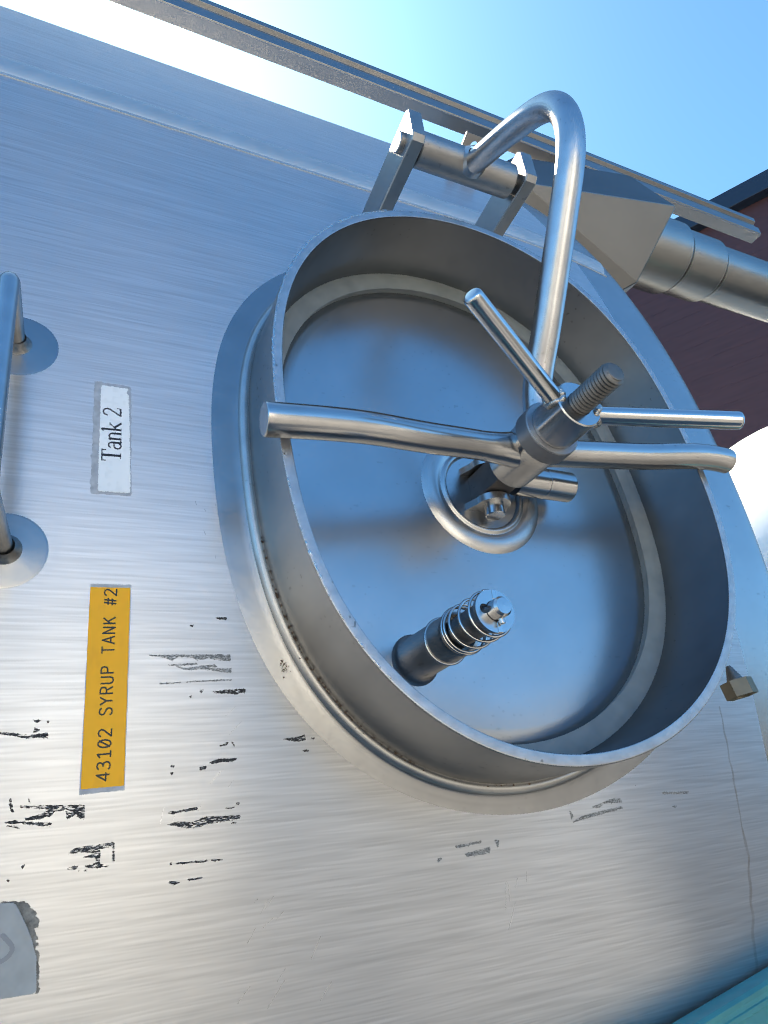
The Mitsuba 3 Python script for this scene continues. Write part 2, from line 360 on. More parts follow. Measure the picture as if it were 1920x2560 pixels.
# bright nicks along the outer edge of the rim, upper left
def nicks():
    out = []
    for _ in range(230):
        a = math.radians(rng.uniform(112, 176)) if rng.random() < 0.85 else math.radians(rng.uniform(176, 235))
        q = lambda arr: np.interp(a, np.r_[TH, 2 * np.pi], np.r_[arr, arr[0]])
        d = rng.normal(-0.0009, 0.0004); n = unit(V(q(NX), 0, q(NZ))); t = np.cross(n, V(0, 1, 0))
        m = trimesh.creation.icosphere(subdivisions=1, radius=1.0); m.apply_scale([rng.uniform(0.0008, 0.0032), rng.uniform(0.0002, 0.0005), rng.uniform(0.0002, 0.0006)])
        m.apply_transform(axes(t, V(0, 1, 0), n, V(q(CX) + q(NX) * d, 0.0001, q(CZ) + q(NZ) * d))); out.append(m)
    return trimesh.util.concatenate(out)
part(neck, 'edge_nicks', nicks(), 'polished_steel', True, 'bright nicked outer edge of the rim', 'stuff')

# crevice dirt along the lower weld: small crumbs, too small to pick apart
def crumbs():
    out = []
    for _ in range(170):
        a = rng.normal(223, 11) if rng.random() < 0.7 else rng.uniform(200, 275)
        a = math.radians(a) % (2 * np.pi); q = lambda arr: np.interp(a, np.r_[TH, 2 * np.pi], np.r_[arr, arr[0]])
        d = 0.0004 + abs(rng.normal(0, 0.0008)); s = rng.uniform(0.0002, 0.0008)
        x, z = q(CX) + q(NX) * d, q(CZ) + q(NZ) * d
        m = trimesh.creation.icosphere(subdivisions=0, radius=s); m.apply_scale([1.4 * rng.uniform(.6, 1.4), 0.8, 1.0])
        m.apply_translation([x + rng.normal(0, 0.0008), ysurf(x, z) - 0.0056, z + rng.normal(0, 0.0008)]); out.append(m)
    for _ in range(55):   # a darker patch on the pad
        x, z = -0.1715 + rng.normal(0, 0.0022), -0.1585 + rng.normal(0, 0.0026)
        m = trimesh.creation.icosphere(subdivisions=0, radius=rng.uniform(0.0002, 0.0006))
        m.apply_translation([x, ysurf(x, z) - 0.0008, z]); out.append(m)
    return trimesh.util.concatenate(out)
part(neck, 'crevice_dirt', crumbs(), 'rust_dirt', False, 'rusty dirt in the crevice below the manway neck', 'stuff')

# raised seam along the shell, above the manway
def strip(s_profile, x0=-2.5, x1=0.36):
    xs = np.r_[np.linspace(x0, -0.5, 8)[:-1], np.arange(-0.5, x1, 0.02)]
    rows = [surf(xs, np.full(len(xs), s), np.full(len(xs), h))[0] for s, h in s_profile]
    v = np.vstack(rows); n = len(xs); f = []
    for i in range(len(rows) - 1):
        for j in range(n - 1): f.append((i * n + j, i * n + j + 1, i * n + n + j + 1, i * n + n + j))
    f = np.array(f); return trimesh.Trimesh(v, np.vstack([f[:, [0, 1, 2]], f[:, [0, 2, 3]]]), process=False)
SEAM = 0.430
part(tank, 'shell_seam', strip([(SEAM, -0.001), (SEAM + 0.0008, 0.0008), (SEAM + 0.006, 0.0012), (SEAM + 0.0085, -0.0004), (SEAM + 0.011, 0.0016), (SEAM + 0.019, 0.0046), (SEAM + 0.030, 0.0058), (SEAM + 0.040, 0.0042), (SEAM + 0.0465, 0.0008), (SEAM + 0.048, -0.001)]), 'seam_steel', 40, 'raised seam running along the shell above the manway')

# ladder rung with its two polished discs
P1, P2 = (-0.3573, 0.0618), (-0.3446, -0.0916)
def disc(x, s, r):
    th = np.linspace(0, 2 * np.pi, 72, endpoint=False); prof = [(1.0, 0.00012), (0.93, 0.0004), (0.7, 0.0007), (0.4, 0.0012), (0.2, 0.0019), (0.0, 0.0022)]
    v = np.vstack([surf(x + r * k * np.cos(th), s + r * k * np.sin(th), np.full(72, h))[0] for k, h in prof]); f = []
    for i in range(len(prof) - 1):
        for j in range(72):
            b = (j + 1) % 72; f.append((i * 72 + j, i * 72 + b, i * 72 + 72 + b, i * 72 + 72 + j))
    f = np.array(f); m = trimesh.Trimesh(v, np.vstack([f[:, [0, 1, 2]], f[:, [0, 2, 3]]]), process=False)
    m.fix_normals(); return m
a1, a2 = surf(P1[0], P1[1])[0], surf(P2[0], P2[1])[0]
rung_path = fillet([a1 + V(0, 0.004, 0), V(P1[0] - 0.0022, 0.006, P1[1]), V(P2[0] - 0.0050, -0.006, P2[1]), a2 + V(0, 0.004, 0)], [0.008, 0.008])
rung = part(tank, 'ladder_rung', tube(rung_path, 0.0056, 24, 0.001), 'rung_steel', True, 'round ladder rung standing off the shell at the left')
part(rung, 'disc', disc(P1[0], P1[1], 0.0262), 'pad_steel', 40, 'upper polished disc under the rung')
part(rung, 'disc', disc(P2[0], P2[1], 0.0240), 'pad_steel', 40, 'lower polished disc under the rung')
for (x, s) in (P1, P2):
    o, n = surf(x, s)
    part(rung, 'weld', lathe([(0.0105, 0.0005), (0.0088, 0.0022), (0.0070, 0.0048), (0.0061, 0.008)], o, n, 32), 'weld_steel', True)

# hinge lugs that stand off the shell above the neck
def lug(xc, w=0.0135):
    prof = Polygon([(-0.0225, 0.020), (-0.0225, -0.013), (-0.018, -0.0185), (0.125, -0.030), (0.125, 0.012), (-0.018, 0.0262)])
    m = trimesh.creation.extrude_polygon(prof, w - 0.002, engine='earcut')    # local: x=y world, y=z world, z=x world
    m2 = trimesh.creation.extrude_polygon(prof.buffer(-0.001), w, engine='earcut'); m2.apply_translation([0, 0, -0.001])
    m = trimesh.convex.convex_hull(np.vstack([m.vertices, m2.vertices]))
    M = np.eye(4); M[:3, :3] = np.array([[0, 0, 1], [1, 0, 0], [0, 1, 0]]); M[:3, 3] = (xc - w / 2 + 0.001, 0.0, 0.3255)
    m.apply_transform(M); return m
for xc, lab in ((-0.0565, 'left hinge lug'), (0.0705, 'right hinge lug')):
    part(tank, 'hinge_lug', lug(xc), 'hinge_steel', 25, lab)
part(tank, 'hinge_pin', lathe([(0, -0.149), (0.0088, -0.149), (0.0098, -0.148), (0.0098, 0), (0.0088, 0.0008), (0, 0.001)], V(-0.0672, 0.0, 0.3255), V(-1, 0, 0), 40), 'hinge_steel', 30, 'round pin head through the lugs')

# bracket tab behind the hinge
def tab():
    o, n = surf(0.198, 0.70)
    prof = Polygon([(-0.026, 0), (0.026, 0), (0.026, 0.062), (-0.026, 0.062)]).difference(LineString([(-0.006, 0.036), (-0.006, 0.047)]).buffer(0.007))
    m = trimesh.creation.extrude_polygon(prof, 0.005, engine='earcut')
    t = unit(np.cross(V(1, 0, 0), n))
    m.apply_transform(axes(V(1, 0, 0), n, np.cross(V(1, 0, 0), n), o - n * 0.003)); return m
part(tank, 'slotted_tab', tab(), 'rail_steel', 25, 'small slotted tab standing behind the hinge')

# leg: welded box on the far end of the shell and the stepped tube running out of it
r0, r1, A_, B_, bot = V(.403, .300, .838), V(.743, .250, .856), V(.454, .350, 1.001), V(.763, .330, 1.055), V(.690, .350, .731)
low0 = V(.43, .56, .62)
box_pts = np.vstack([r0, r1, A_ + V(0, .12, .05), B_ + V(0, .10, .02), bot, B_, A_, low0, bot + V(-.02, .25, .0), V(.40, .62, .80), V(.40, .55, 1.0), V(.72, .60, .95), V(.30, .36, .86)])
hull = trimesh.convex.convex_hull(box_pts)
hull = trimesh.convex.convex_hull(np.vstack([p + trimesh.creation.icosphere(subdivisions=1, radius=0.007).vertices for p in hull.vertices]))
part(tank, 'leg_bracket', hull, 'box_steel', 20, 'welded box bracket at the end of the shell')
part(tank, 'leg_tube', lathe([(0, -0.1), (0.080, -0.1), (0.080, 0.140), (0.0775, 0.144), (0.0690, 0.146), (0.0690, 0.151), (0.0725, 0.153), (0.0725, 0.255), (0.0705, 0.258), (0.0615, 0.260), (0.0615, 0.265), (0.0650, 0.267), (0.0650, 1.1), (0, 1.1)], V(.71, .37, .872), V(1, 0, 0), 72), 'leg_steel', 25, 'stepped round leg tube running out of the bracket')

# drain fitting beside the neck
def hexnut(o, ax, across, h, hole):
    u, w, a = frame(ax); k = [(math.cos(math.radians(60 * i + 12)), math.sin(math.radians(60 * i + 12))) for i in range(6)]
    poly = Polygon([(across / math.sqrt(3) * x, across / math.sqrt(3) * y) for x, y in k]).difference(Polygon([(hole * math.cos(t), hole * math.sin(t)) for t in np.linspace(0, 2 * np.pi, 40)[:-1]]))
    m = trimesh.creation.extrude_polygon(poly, h, engine='earcut'); m.apply_transform(axes(u, w, a, o)); return m
dn = unit(V(0.10, -0.10, -1.0)); do = V(0.2035, 0.0400, -0.1775)
dk = part(tank, 'drain_nut', hexnut(do, dn, 0.0225, 0.0130, 0.0072), 'drain_steel', 20, 'dull brassy hexagon nut beside the manway neck')
part(dk, 'stem', lathe([(0, -0.013), (0.002, -0.013), (0.0066, -0.001), (0.0072, 0.006), (0, 0.006)], do, dn, 32), 'stud_steel', 30, 'dark tapered stem above the nut')

# black and grey remains of old labels on the shell
def rough(poly, amp, step=0.0016):
    out = []
    for g in getattr(poly, 'geoms', [poly]):
        n = max(8, int(g.exterior.length / step))
        pts = [g.exterior.interpolate(i / n, normalized=True).coords[0] for i in range(n)]
        p = Polygon([(x + rng.normal(0, amp), y + rng.normal(0, amp)) for x, y in pts]).buffer(0)
        out.append(p)
    return shapely.union_all(out)
def on_shell(poly, h0, h1):
    """a thin sheet with the outline poly (x, s) lying on the shell"""
    ms = []
    for g in getattr(poly, 'geoms', [poly]):
        if g.is_empty or g.area < 1e-8 or g.geom_type != 'Polygon': continue
        m = trimesh.creation.extrude_polygon(g, 1.0, engine='earcut')
        if max(g.bounds[2] - g.bounds[0], g.bounds[3] - g.bounds[1]) > 0.02:
            w = np.array(m.vertices); w[:, 2] *= 1e-4; w, ff = trimesh.remesh.subdivide_to_size(w, m.faces, 0.009); w[:, 2] *= 1e4
            m = trimesh.Trimesh(w, ff, process=False)
        v = np.array(m.vertices)
        m.vertices = surf(v[:, 0], v[:, 1], np.where(v[:, 2] > 0.5, h1, h0))[0]; m.fix_normals(); ms.append(m)
    return trimesh.util.concatenate(ms) if ms else None
RESIDUE = [
    ([[(-0.25761, -0.15331), (-0.20766, -0.15202), (-0.20757, -0.15589), (-0.21278, -0.15566), (-0.22162, -0.15447), (-0.22879, -0.15618), (-0.23103, -0.15403), (-0.24029, -0.15345), (-0.24364, -0.15638), (-0.24792, -0.15444)], [(-0.24627, -0.15898), (-0.22872, -0.15777), (-0.2284, -0.15849), (-0.24417, -0.15938)], [(-0.24135, -0.15992), (-0.23427, -0.16114), (-0.22577, -0.15962), (-0.21783, -0.15866), (-0.21633, -0.15981), (-0.22572, -0.16092), (-0.20699, -0.16119), (-0.20693, -0.16353), (-0.21624, -0.16258), (-0.22427, -0.16134), (-0.23564, -0.16201)], [(-0.25041, -0.17023), (-0.23807, -0.16952), (-0.23804, -0.16995), (-0.25039, -0.17065)], [(-0.23459, -0.1691), (-0.20653, -0.16776), (-0.20652, -0.16819), (-0.23457, -0.16952)]], 'grey_residue', 'dark remains of an old label right of the yellow label'),
    ([[(-0.21826, -0.17549), (-0.20856, -0.17439), (-0.19775, -0.17385), (-0.1977, -0.17645), (-0.19966, -0.17572), (-0.20334, -0.177), (-0.20851, -0.17625), (-0.21651, -0.17607)], [(-0.22616, -0.17447), (-0.22376, -0.17405), (-0.22511, -0.17588)], [(-0.23233, -0.17821), (-0.23093, -0.17822), (-0.23118, -0.17892)]], 'black_residue', None),
    ([[(-0.21759, -0.12803), (-0.21049, -0.1279), (-0.21077, -0.129), (-0.21576, -0.12904)], [(-0.23378, -0.13367), (-0.23189, -0.13361), (-0.23201, -0.13436), (-0.23346, -0.13426)]], 'black_residue', None),
    ([[(-0.17164, -0.20487), (-0.16283, -0.20429), (-0.15765, -0.20316), (-0.15767, -0.20631), (-0.16283, -0.20685), (-0.16979, -0.20564)], [(-0.15927, -0.21221), (-0.15504, -0.21265), (-0.15583, -0.21332), (-0.15865, -0.21294)], [(-0.1534, -0.20515), (-0.15102, -0.20494), (-0.15183, -0.20592)]], 'black_residue', None),
    ([[(-0.21252, -0.2078), (-0.2076, -0.20594), (-0.20855, -0.20754)], [(-0.20546, -0.20587), (-0.20371, -0.20634), (-0.20365, -0.20839)], [(-0.21846, -0.21718), (-0.21364, -0.21553), (-0.202, -0.21575), (-0.2051, -0.21723), (-0.21077, -0.21698), (-0.21634, -0.21793)], [(-0.22413, -0.21981), (-0.22043, -0.21946), (-0.22065, -0.22076), (-0.22381, -0.22087)], [(-0.24107, -0.21812), (-0.23922, -0.21782), (-0.23943, -0.21884)], [(-0.24124, -0.22184), (-0.23926, -0.22168), (-0.24023, -0.22317)]], 'black_residue', None),
    ([[(-0.33302, -0.19637), (-0.3238, -0.19784), (-0.31796, -0.19875), (-0.30937, -0.19751), (-0.30904, -0.20049), (-0.31323, -0.19962), (-0.31896, -0.20006), (-0.32829, -0.1982), (-0.33293, -0.1971)], [(-0.31722, -0.19022), (-0.31368, -0.19054), (-0.31528, -0.19188)], [(-0.31613, -0.1946), (-0.31307, -0.19592), (-0.31643, -0.19707)], [(-0.3101, -0.19099), (-0.30922, -0.19139), (-0.30972, -0.19226)]], 'black_residue', 'black smear at the left edge beside the yellow label'),
    ([[(-0.31875, -0.23482), (-0.28641, -0.23674), (-0.28575, -0.24353), (-0.28875, -0.24296), (-0.28958, -0.24055), (-0.29459, -0.24288), (-0.29563, -0.23848), (-0.30082, -0.23859), (-0.30338, -0.24131), (-0.31453, -0.24222), (-0.31542, -0.24124), (-0.30862, -0.24012), (-0.30265, -0.23753), (-0.31809, -0.23567)], [(-0.3243, -0.23008), (-0.32345, -0.23071), (-0.32137, -0.23773), (-0.32252, -0.23731)], [(-0.31498, -0.23183), (-0.31441, -0.23186), (-0.31382, -0.23399)], [(-0.32492, -0.24255), (-0.31992, -0.24179), (-0.31835, -0.24267), (-0.30207, -0.24466), (-0.3027, -0.24576), (-0.30615, -0.24534), (-0.31751, -0.24348), (-0.32414, -0.24298)], [(-0.324, -0.24412), (-0.32031, -0.24455), (-0.31737, -0.24591), (-0.32024, -0.24516)]], 'black_residue', 'black torn corner of an old label at the lower left'),
    ([[(-0.2412, -0.24347), (-0.2248, -0.24198), (-0.22435, -0.2429), (-0.2392, -0.24436)], [(-0.24101, -0.24986), (-0.2337, -0.24902), (-0.22661, -0.24997), (-0.21959, -0.24757), (-0.20682, -0.2479), (-0.19862, -0.24824), (-0.19885, -0.24968), (-0.20947, -0.25042), (-0.2194, -0.25151), (-0.22469, -0.2526), (-0.23088, -0.25236), (-0.23532, -0.25095)], [(-0.20791, -0.24357), (-0.20235, -0.24309), (-0.20252, -0.24351)], [(-0.20148, -0.24117), (-0.19915, -0.24046), (-0.19957, -0.24216)], [(-0.20389, -0.25185), (-0.20066, -0.2515), (-0.2011, -0.25223)]], 'black_residue', None),
    ([[(-0.28841, -0.25804), (-0.26935, -0.25699), (-0.26822, -0.26641), (-0.26924, -0.2657), (-0.27001, -0.25865), (-0.27302, -0.25901), (-0.27692, -0.25982), (-0.27601, -0.26106), (-0.27584, -0.26722), (-0.27135, -0.2688), (-0.27451, -0.26888), (-0.27922, -0.26879), (-0.28321, -0.26764), (-0.27786, -0.26664), (-0.27771, -0.26398), (-0.28444, -0.26297), (-0.27789, -0.26205), (-0.28235, -0.26049), (-0.29239, -0.26049), (-0.29024, -0.25902)], [(-0.29196, -0.26829), (-0.28943, -0.26704), (-0.28674, -0.26707), (-0.28777, -0.26833)], [(-0.28686, -0.2697), (-0.28149, -0.2694), (-0.28223, -0.26978)]], 'black_residue', 'black torn strip of an old label, lowest at the left'),
    ([[(-0.23795, -0.27072), (-0.23757, -0.27012), (-0.2371, -0.2708)], [(-0.23497, -0.27077), (-0.21755, -0.2709), (-0.21708, -0.27143), (-0.22717, -0.27144)], [(-0.21489, -0.27083), (-0.20859, -0.27118), (-0.20858, -0.27143), (-0.21487, -0.27116)], [(-0.23817, -0.2803), (-0.23694, -0.27981), (-0.2322, -0.28094), (-0.23599, -0.28147)], [(-0.22755, -0.27985), (-0.21975, -0.27954), (-0.21973, -0.27986), (-0.22709, -0.28037)]], 'black_residue', None),
    ([[(0.05046, -0.27076), (0.05954, -0.26745), (0.07581, -0.26538), (0.09924, -0.26323), (0.09933, -0.26454), (0.0788, -0.26687), (0.06247, -0.26892)], [(0.06995, -0.26184), (0.08002, -0.25959), (0.08865, -0.2572), (0.09782, -0.25719), (0.09982, -0.26006), (0.08164, -0.2597), (0.07712, -0.26233)], [(0.04853, -0.26267), (0.05111, -0.26627), (0.04925, -0.26841)]], 'grey_residue', 'faint grey remains of a label under the manway'),
    ([[(-0.04362, -0.28343), (-0.02293, -0.28096), (-0.02401, -0.28464), (-0.0419, -0.28501)], [(-0.05052, -0.27796), (-0.03011, -0.27655), (-0.03018, -0.27742), (-0.04952, -0.27919)], [(-0.06521, -0.28452), (-0.06167, -0.2843), (-0.06425, -0.28629)], [(-0.01876, -0.27693), (-0.01571, -0.27719), (-0.01688, -0.28149)]], 'grey_residue', None),
    ([[(-0.31461, -0.26458), (-0.31288, -0.26394), (-0.31343, -0.26543)], [(-0.32037, -0.27032), (-0.31909, -0.27088), (-0.31995, -0.27087)]], 'black_residue', None),
    ([[(0.14241, -0.25566), (0.1715, -0.25677), (0.17124, -0.2579), (0.14397, -0.25675)], [(0.15082, -0.2667), (0.15543, -0.2664), (0.15432, -0.26731)]], 'grey_residue', None),
]
for patch, mat, lab in RESIDUE:
    poly = shapely.union_all([rough(Polygon(q).buffer(0.00025), 0.00016, 0.0009) for q in patch])
    holes = []
    minx, miny, maxx, maxy = poly.bounds
    for _ in range(int(poly.area / 7.5e-7)):
        hx, hy = rng.uniform(minx, maxx), rng.uniform(miny, maxy)
        holes.append(shapely.affinity.scale(shapely.Point(hx, hy).buffer(rng.uniform(0.0001, 0.0005), 3), 2.6, 0.7))
    poly = poly.difference(shapely.union_all(holes))
    m = on_shell(poly, -0.0001, 0.0003)
    if m is not None: part(tank, 'label_residue', m, mat, False, lab, 'stuff')

# fine scratches, left by tools
def scratches():
    ms = []
    for (x, s, a, n, L) in ((-0.20, -0.215, 52, 4, 0.02), (-0.185, -0.30, 48, 6, 0.016), (-0.165, -0.335, 50, 5, 0.02), (-0.235, -0.245, 65, 3, 0.012), (0.11, -0.235, -40, 2, 0.006), (0.0, -0.32, 80, 5, 0.02), (-0.23, -0.05, -60, 3, 0.004), (-0.22, -0.07, -60, 3, 0.004)):
        for _ in range(n):
            c = V(x + rng.normal(0, 0.012), s + rng.normal(0, 0.012)); t = math.radians(a + rng.normal(0, 9)); l = L * rng.uniform(0.2, 1)
            d = V(math.cos(t), math.sin(t)) * l / 2
            ms.append(on_shell(LineString([c - d, c + d]).buffer(0.00007, cap_style=2), -0.0001, 0.00010))
    return trimesh.util.concatenate([m for m in ms if m is not None])
part(tank, 'scratches', scratches(), 'polished_steel', False, 'bright scratches on the shell', 'stuff')

# ------------------------------------------------------------------ manway door
door = thing('manway_door', 'oval stainless door set inside the manway neck behind the clamp bar', 'manway door')
G = 0.0150
part(door, 'gasket', oval([(-W + 0.0002, 0.0695), (-W - 0.004, 0.0688), (-W - 0.010, 0.0692), (-W - 0.017, 0.0712), (-W - G, 0.0745), (-W - G - 0.0005, 0.082)]), 'gasket_rubber', 40, 'pale grey-green gasket ring round the door')
def door_plate():
    d0 = -W - G + 0.004; prof = []
    rings = [(d0, 0.088), (d0 - 0.001, 0.0825), (d0 - 0.004, 0.0792), (d0 - 0.009, 0.0774), (d0 - 0.018, 0.0762)]
    v = [np.c_[CX + NX * d, np.full(NT, y), CZ + NZ * d] for d, y in rings]
    last = v[-1]; c = V(0.006, 0.0740, -0.003)
    for k in (0.85, 0.65, 0.45, 0.25, 0.1, 0.02):
        q = c + (last - c) * k; q[:, 1] = 0.0740 + (0.0762 - 0.0740) * k * k; v.append(q)
    v = np.vstack(v); f = []
    for i in range(len(v) // NT - 1):
        for j in range(NT):
            k = (j + 1) % NT; f.append((i * NT + j, i * NT + k, i * NT + NT + k, i * NT + NT + j))
    f = np.array(f); return trimesh.Trimesh(v, np.vstack([f[:, [0, 2, 1]], f[:, [0, 3, 2]]]), process=False)
part(door, 'door_plate', door_plate(), 'door_steel', True, 'satin plate of the door')
SX, SZ = 0.0093, -0.0053
OUT = V(0, -1, 0)
ax0 = V(SX, 0.0742, SZ)
boss = part(door, 'boss_ring', lathe([(0.0600, -0.0012), (0.0575, 0.0006), (0.0545, 0.0020), (0.0505, 0.0031), (0.0465, 0.0034), (0.0440, 0.0029), (0.0420, 0.0018), (0.0408, 0.0018), (0.0395, 0.0032), (0.0380, 0.0038), (0.0365, 0.0030), (0.0352, 0.0008), (0.0335, -0.0040), (0.030, -0.0056), (0, -0.0060)], ax0, OUT, 96), 'boss_steel', 50, 'pressed round boss with a raised ring')
# yoke: two cheeks on the door that carry the pin, the eye block between them
def cheek(zc, t=0.006):
    pts = [(-0.0225, -0.008), (0.0225, -0.008)] + [(0.0150 * math.cos(a), 0.0135 + 0.0140 * math.sin(a)) for a in np.linspace(-0.1, math.pi + 0.1, 28)]
    m = trimesh.creation.extrude_polygon(Polygon(pts), t, engine='earcut')
    m.apply_transform(axes(V(1, 0, 0), OUT, V(0, 0, 1) * -1 if False else np.cross(V(1, 0, 0), OUT), V(SX, 0.0742, zc - np.cross(V(1, 0, 0), OUT)[2] * t / 2))); return m
yk = part(boss, 'yoke_cheek', cheek(SZ + 0.0170), 'boss_steel', 25)
part(boss, 'yoke_cheek', cheek(SZ - 0.0170), 'boss_steel', 25)
part(boss, 'yoke_pin', lathe([(0, -0.046), (0.0084, -0.046), (0.0084, 0.0), (0.0084, 0.0090), (0.0078, 0.0097), (0, 0.0098)], V(SX, 0.0607, SZ - 0.0205), V(0, 0, -1), 40), 'nut_steel', 25, 'short round pin through the yoke')
for sx in (-1, 1):   # gusset wedges under the near cheek
    w = trimesh.convex.convex_hull(np.array([[SX, 0.0745, SZ - 0.0205], [SX + sx * 0.016, 0.0865, SZ - 0.0205], [SX, 0.0865, SZ - 0.0335], [SX, 0.089, SZ - 0.0205], [SX + sx * .002, 0.089, SZ - .030]]))
    part(boss, 'yoke_gusset', w, 'boss_steel', False)
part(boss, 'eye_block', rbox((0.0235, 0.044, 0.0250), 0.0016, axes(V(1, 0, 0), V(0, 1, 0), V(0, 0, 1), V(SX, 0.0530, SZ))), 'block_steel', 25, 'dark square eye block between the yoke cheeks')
# stub tube lying to the right of the yoke
stub_o = V(SX + 0.020, 0.0520, SZ + 0.003)
st = part(door, 'stub_tube', lathe([(0, 0), (0.0134, 0), (0.0134, 0.0292), (0.0129, 0.0296), (0.0134, 0.0300), (0.0134, 0.0572), (0.0128, 0.0580), (0, 0.0580)], stub_o, V(1, 0, 0), 48), 'bar_steel', 25, 'short round stub beside the yoke')

# threaded stud
def stud():
    y0, y1, rr, p = 0.045, -0.0975, 0.0094, 0.0030
    n, turns = 40, (y0 - y1) / p; prof = []
    th = np.linspace(0, 2 * np.pi, n, endpoint=False); rows = int((y0 - y1) / p * 8)
    v = []
    for i in range(rows + 1):
        y = y0 + (y1 - y0) * i / rows
        ph = ((y0 - y) / p + th / (2 * np.pi)) % 1.0
        w = np.clip(np.abs(ph - 0.5) * 2 * 1.25 - 0.1, 0, 1)
        r = rr - 0.00115 * w
        k = max(0.0, (y1 + 0.0026) - y) ; r = r - min(k, 0.0026) * 0.75
        v.append(np.c_[SX + r * np.cos(th), np.full(n, y), SZ + r * np.sin(th)])
    v.append(np.c_[SX + 0.005 * np.cos(th), np.full(n, y1 - 0.0004), SZ + 0.005 * np.sin(th)])
    k = len(v); v = np.vstack([*v, V(SX, y1 - 0.0003, SZ)]); f = []
    for i in range(k - 1):
        for j in range(n):
            b = (j + 1) % n; f += [(i * n + j, i * n + n + b, i * n + b), (i * n + j, i * n + n + j, i * n + n + b)]
    f += [((k - 1) * n + j, k * n, (k - 1) * n + (j + 1) % n) for j in range(n)]
    m = trimesh.Trimesh(v, f, process=False); m.fix_normals(); return m
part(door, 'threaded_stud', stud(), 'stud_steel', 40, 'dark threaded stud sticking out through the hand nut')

# sprung post on the lower left of the door
PX, PZ = -0.0739, -0.1535
po = V(PX, 0.0755, PZ)
pp_ = part(door, 'post', lathe([(0.0200, -0.001), (0.0178, 0.0008), (0.0166, 0.0030), (0.0160, 0.006), (0.0158, 0.012), (0.0154, 0.040), (0.0150, 0.062), (0.0145, 0.064), (0.0122, 0.0645), (0.0120, 0.058), (0, 0.058)], po, OUT, 64), 'post_steel', 40, 'round post standing on the lower part of the door')
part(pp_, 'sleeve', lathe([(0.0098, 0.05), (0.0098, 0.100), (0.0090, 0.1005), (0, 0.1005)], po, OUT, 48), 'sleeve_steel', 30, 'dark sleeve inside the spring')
part(pp_, 'band', trimesh.creation.torus(0.0157, 0.0010, 64, 12, transform=axes(V(1, 0, 0), V(0, 0, 1), V(0, -1, 0), V(PX, 0.0300, PZ))), 'nut_steel', True, 'thin wire band round the post')
def coil():
    t = np.linspace(0, 1, 420); a = 2 * np.pi * 5.3 * t
    y = np.interp(t, [0, 0.19, 0.38, 0.57, 0.82, 1], [0.0080, 0.0055, 0.0028, -0.0080, -0.0255, -0.0285]); r = np.interp(t, [0, 0.3, 1], [0.0158, 0.0152, 0.0142])
    return tube(np.c_[PX + r * np.cos(a), y, PZ + r * np.sin(a)], 0.00095, 10, 0.0003)
part(pp_, 'coil_spring', coil(), 'polished_steel', True, 'bright coil spring round the tip of the post')
def keyhole_washer():
    ring = shapely.Point(0, 0).buffer(0.0136, 48).difference(shapely.Point(0, 0).buffer(0.0066, 32))
    ring = ring.difference(shapely.Point(-0.0075, 0.0012).buffer(0.0030, 20))
    m = trimesh.creation.extrude_polygon(ring, 0.0030, engine='earcut')
    m.apply_transform(axes(V(1, 0, 0), V(0, 0, 1), OUT, V(PX, -0.0290, PZ))); return m
part(pp_, 'keyhole_washer', keyhole_washer(), 'nut_steel', 25, 'bright washer with a keyhole notch')
for sz in (-1, 1):
    part(pp_, 'washer_slot', rbox((0.0030, 0.0016, 0.0062), 0.0003, axes(V(1, 0, 0), V(0, 1, 0), V(0, 0, 1), V(PX + 0.0012, -0.0318, PZ + sz * 0.0104))), 'polished_steel', False)
part(pp_, 'tip', lathe([(0.0062, 0.09), (0.0062, 0.1155), (0.0050, 0.1172), (0, 0.1174)], po, OUT, 40), 'nut_steel', 25, 'chamfered round tip of the post')
part(pp_, 'cotter_pin', tube([V(PX + 0.0015, -0.0352, PZ - 0.0092), V(PX + 0.0008, -0.0352, PZ - 0.0050)], 0.0019, 16, 0.0006), 'nut_steel', True)

# ------------------------------------------------------------------ clamp arm: bar across the neck, collar and the davit to the hinge
arm = thing('clamp_arm', 'stainless clamp arm crossing the manway, bent up and over to a hinge at the top', 'clamp arm')
part(arm, 'bar_left', tube(spline([V(-0.2075, -0.0125, -0.0277), V(-0.170, -0.0130, -0.0240), V(-0.135, -0.0115, -0.0205), V(-0.090, -0.0060, -0.0165), V(-0.050, -0.0005, -0.0115), V(-0.02, 0.003, -0.0085), V(0.0, 0.004, -0.0065)], 36), np.interp(np.arange(36), [0, 29, 32, 35], [0.0113, 0.0113, 0.0124, 0.0150]), 40, 0.0014), 'bar_steel', True, 'left half of the bar resting on the rim')
part(arm, 'bar_right', tube(spline([V(0.015, 0.004, -0.0050), V(0.045, 0.0030, -0.0030), V(0.090, 0.0000, 0.0005), V(0.135, -0.0040, 0.0040), V(0.170, -0.0090, 0.0070), V(0.195, -0.0120, 0.0078), V(0.2165, -0.0135, 0.0062)], 36), np.interp(np.arange(36), [0, 2, 5, 35], [0.0145, 0.0122, 0.0113, 0.0113]), 40, 0.0014), 'bar_steel', True, 'right half of the bar resting on the rim')
part(arm, 'hub', lathe([(0.0100, -0.0015), (0.0188, -0.0015), (0.0200, -0.0005), (0.0203, 0.008), (0.0203, 0.030), (0.0212, 0.037), (0.0222, 0.0425)], V(SX, 0.0286, SZ), OUT, 64), 'bar_steel', 40, 'round hub where the bars meet')
part(arm, 'thrust_collar', lathe([(0.0190, -0.001), (0.0228, 0.0), (0.0234, 0.0008), (0.0234, 0.0140), (0.0228, 0.0150), (0.0202, 0.0152), (0.0100, 0.0150)], V(SX, -0.0135, SZ), OUT, 64), 'collar_steel', 25, 'grey thrust collar under the nut')
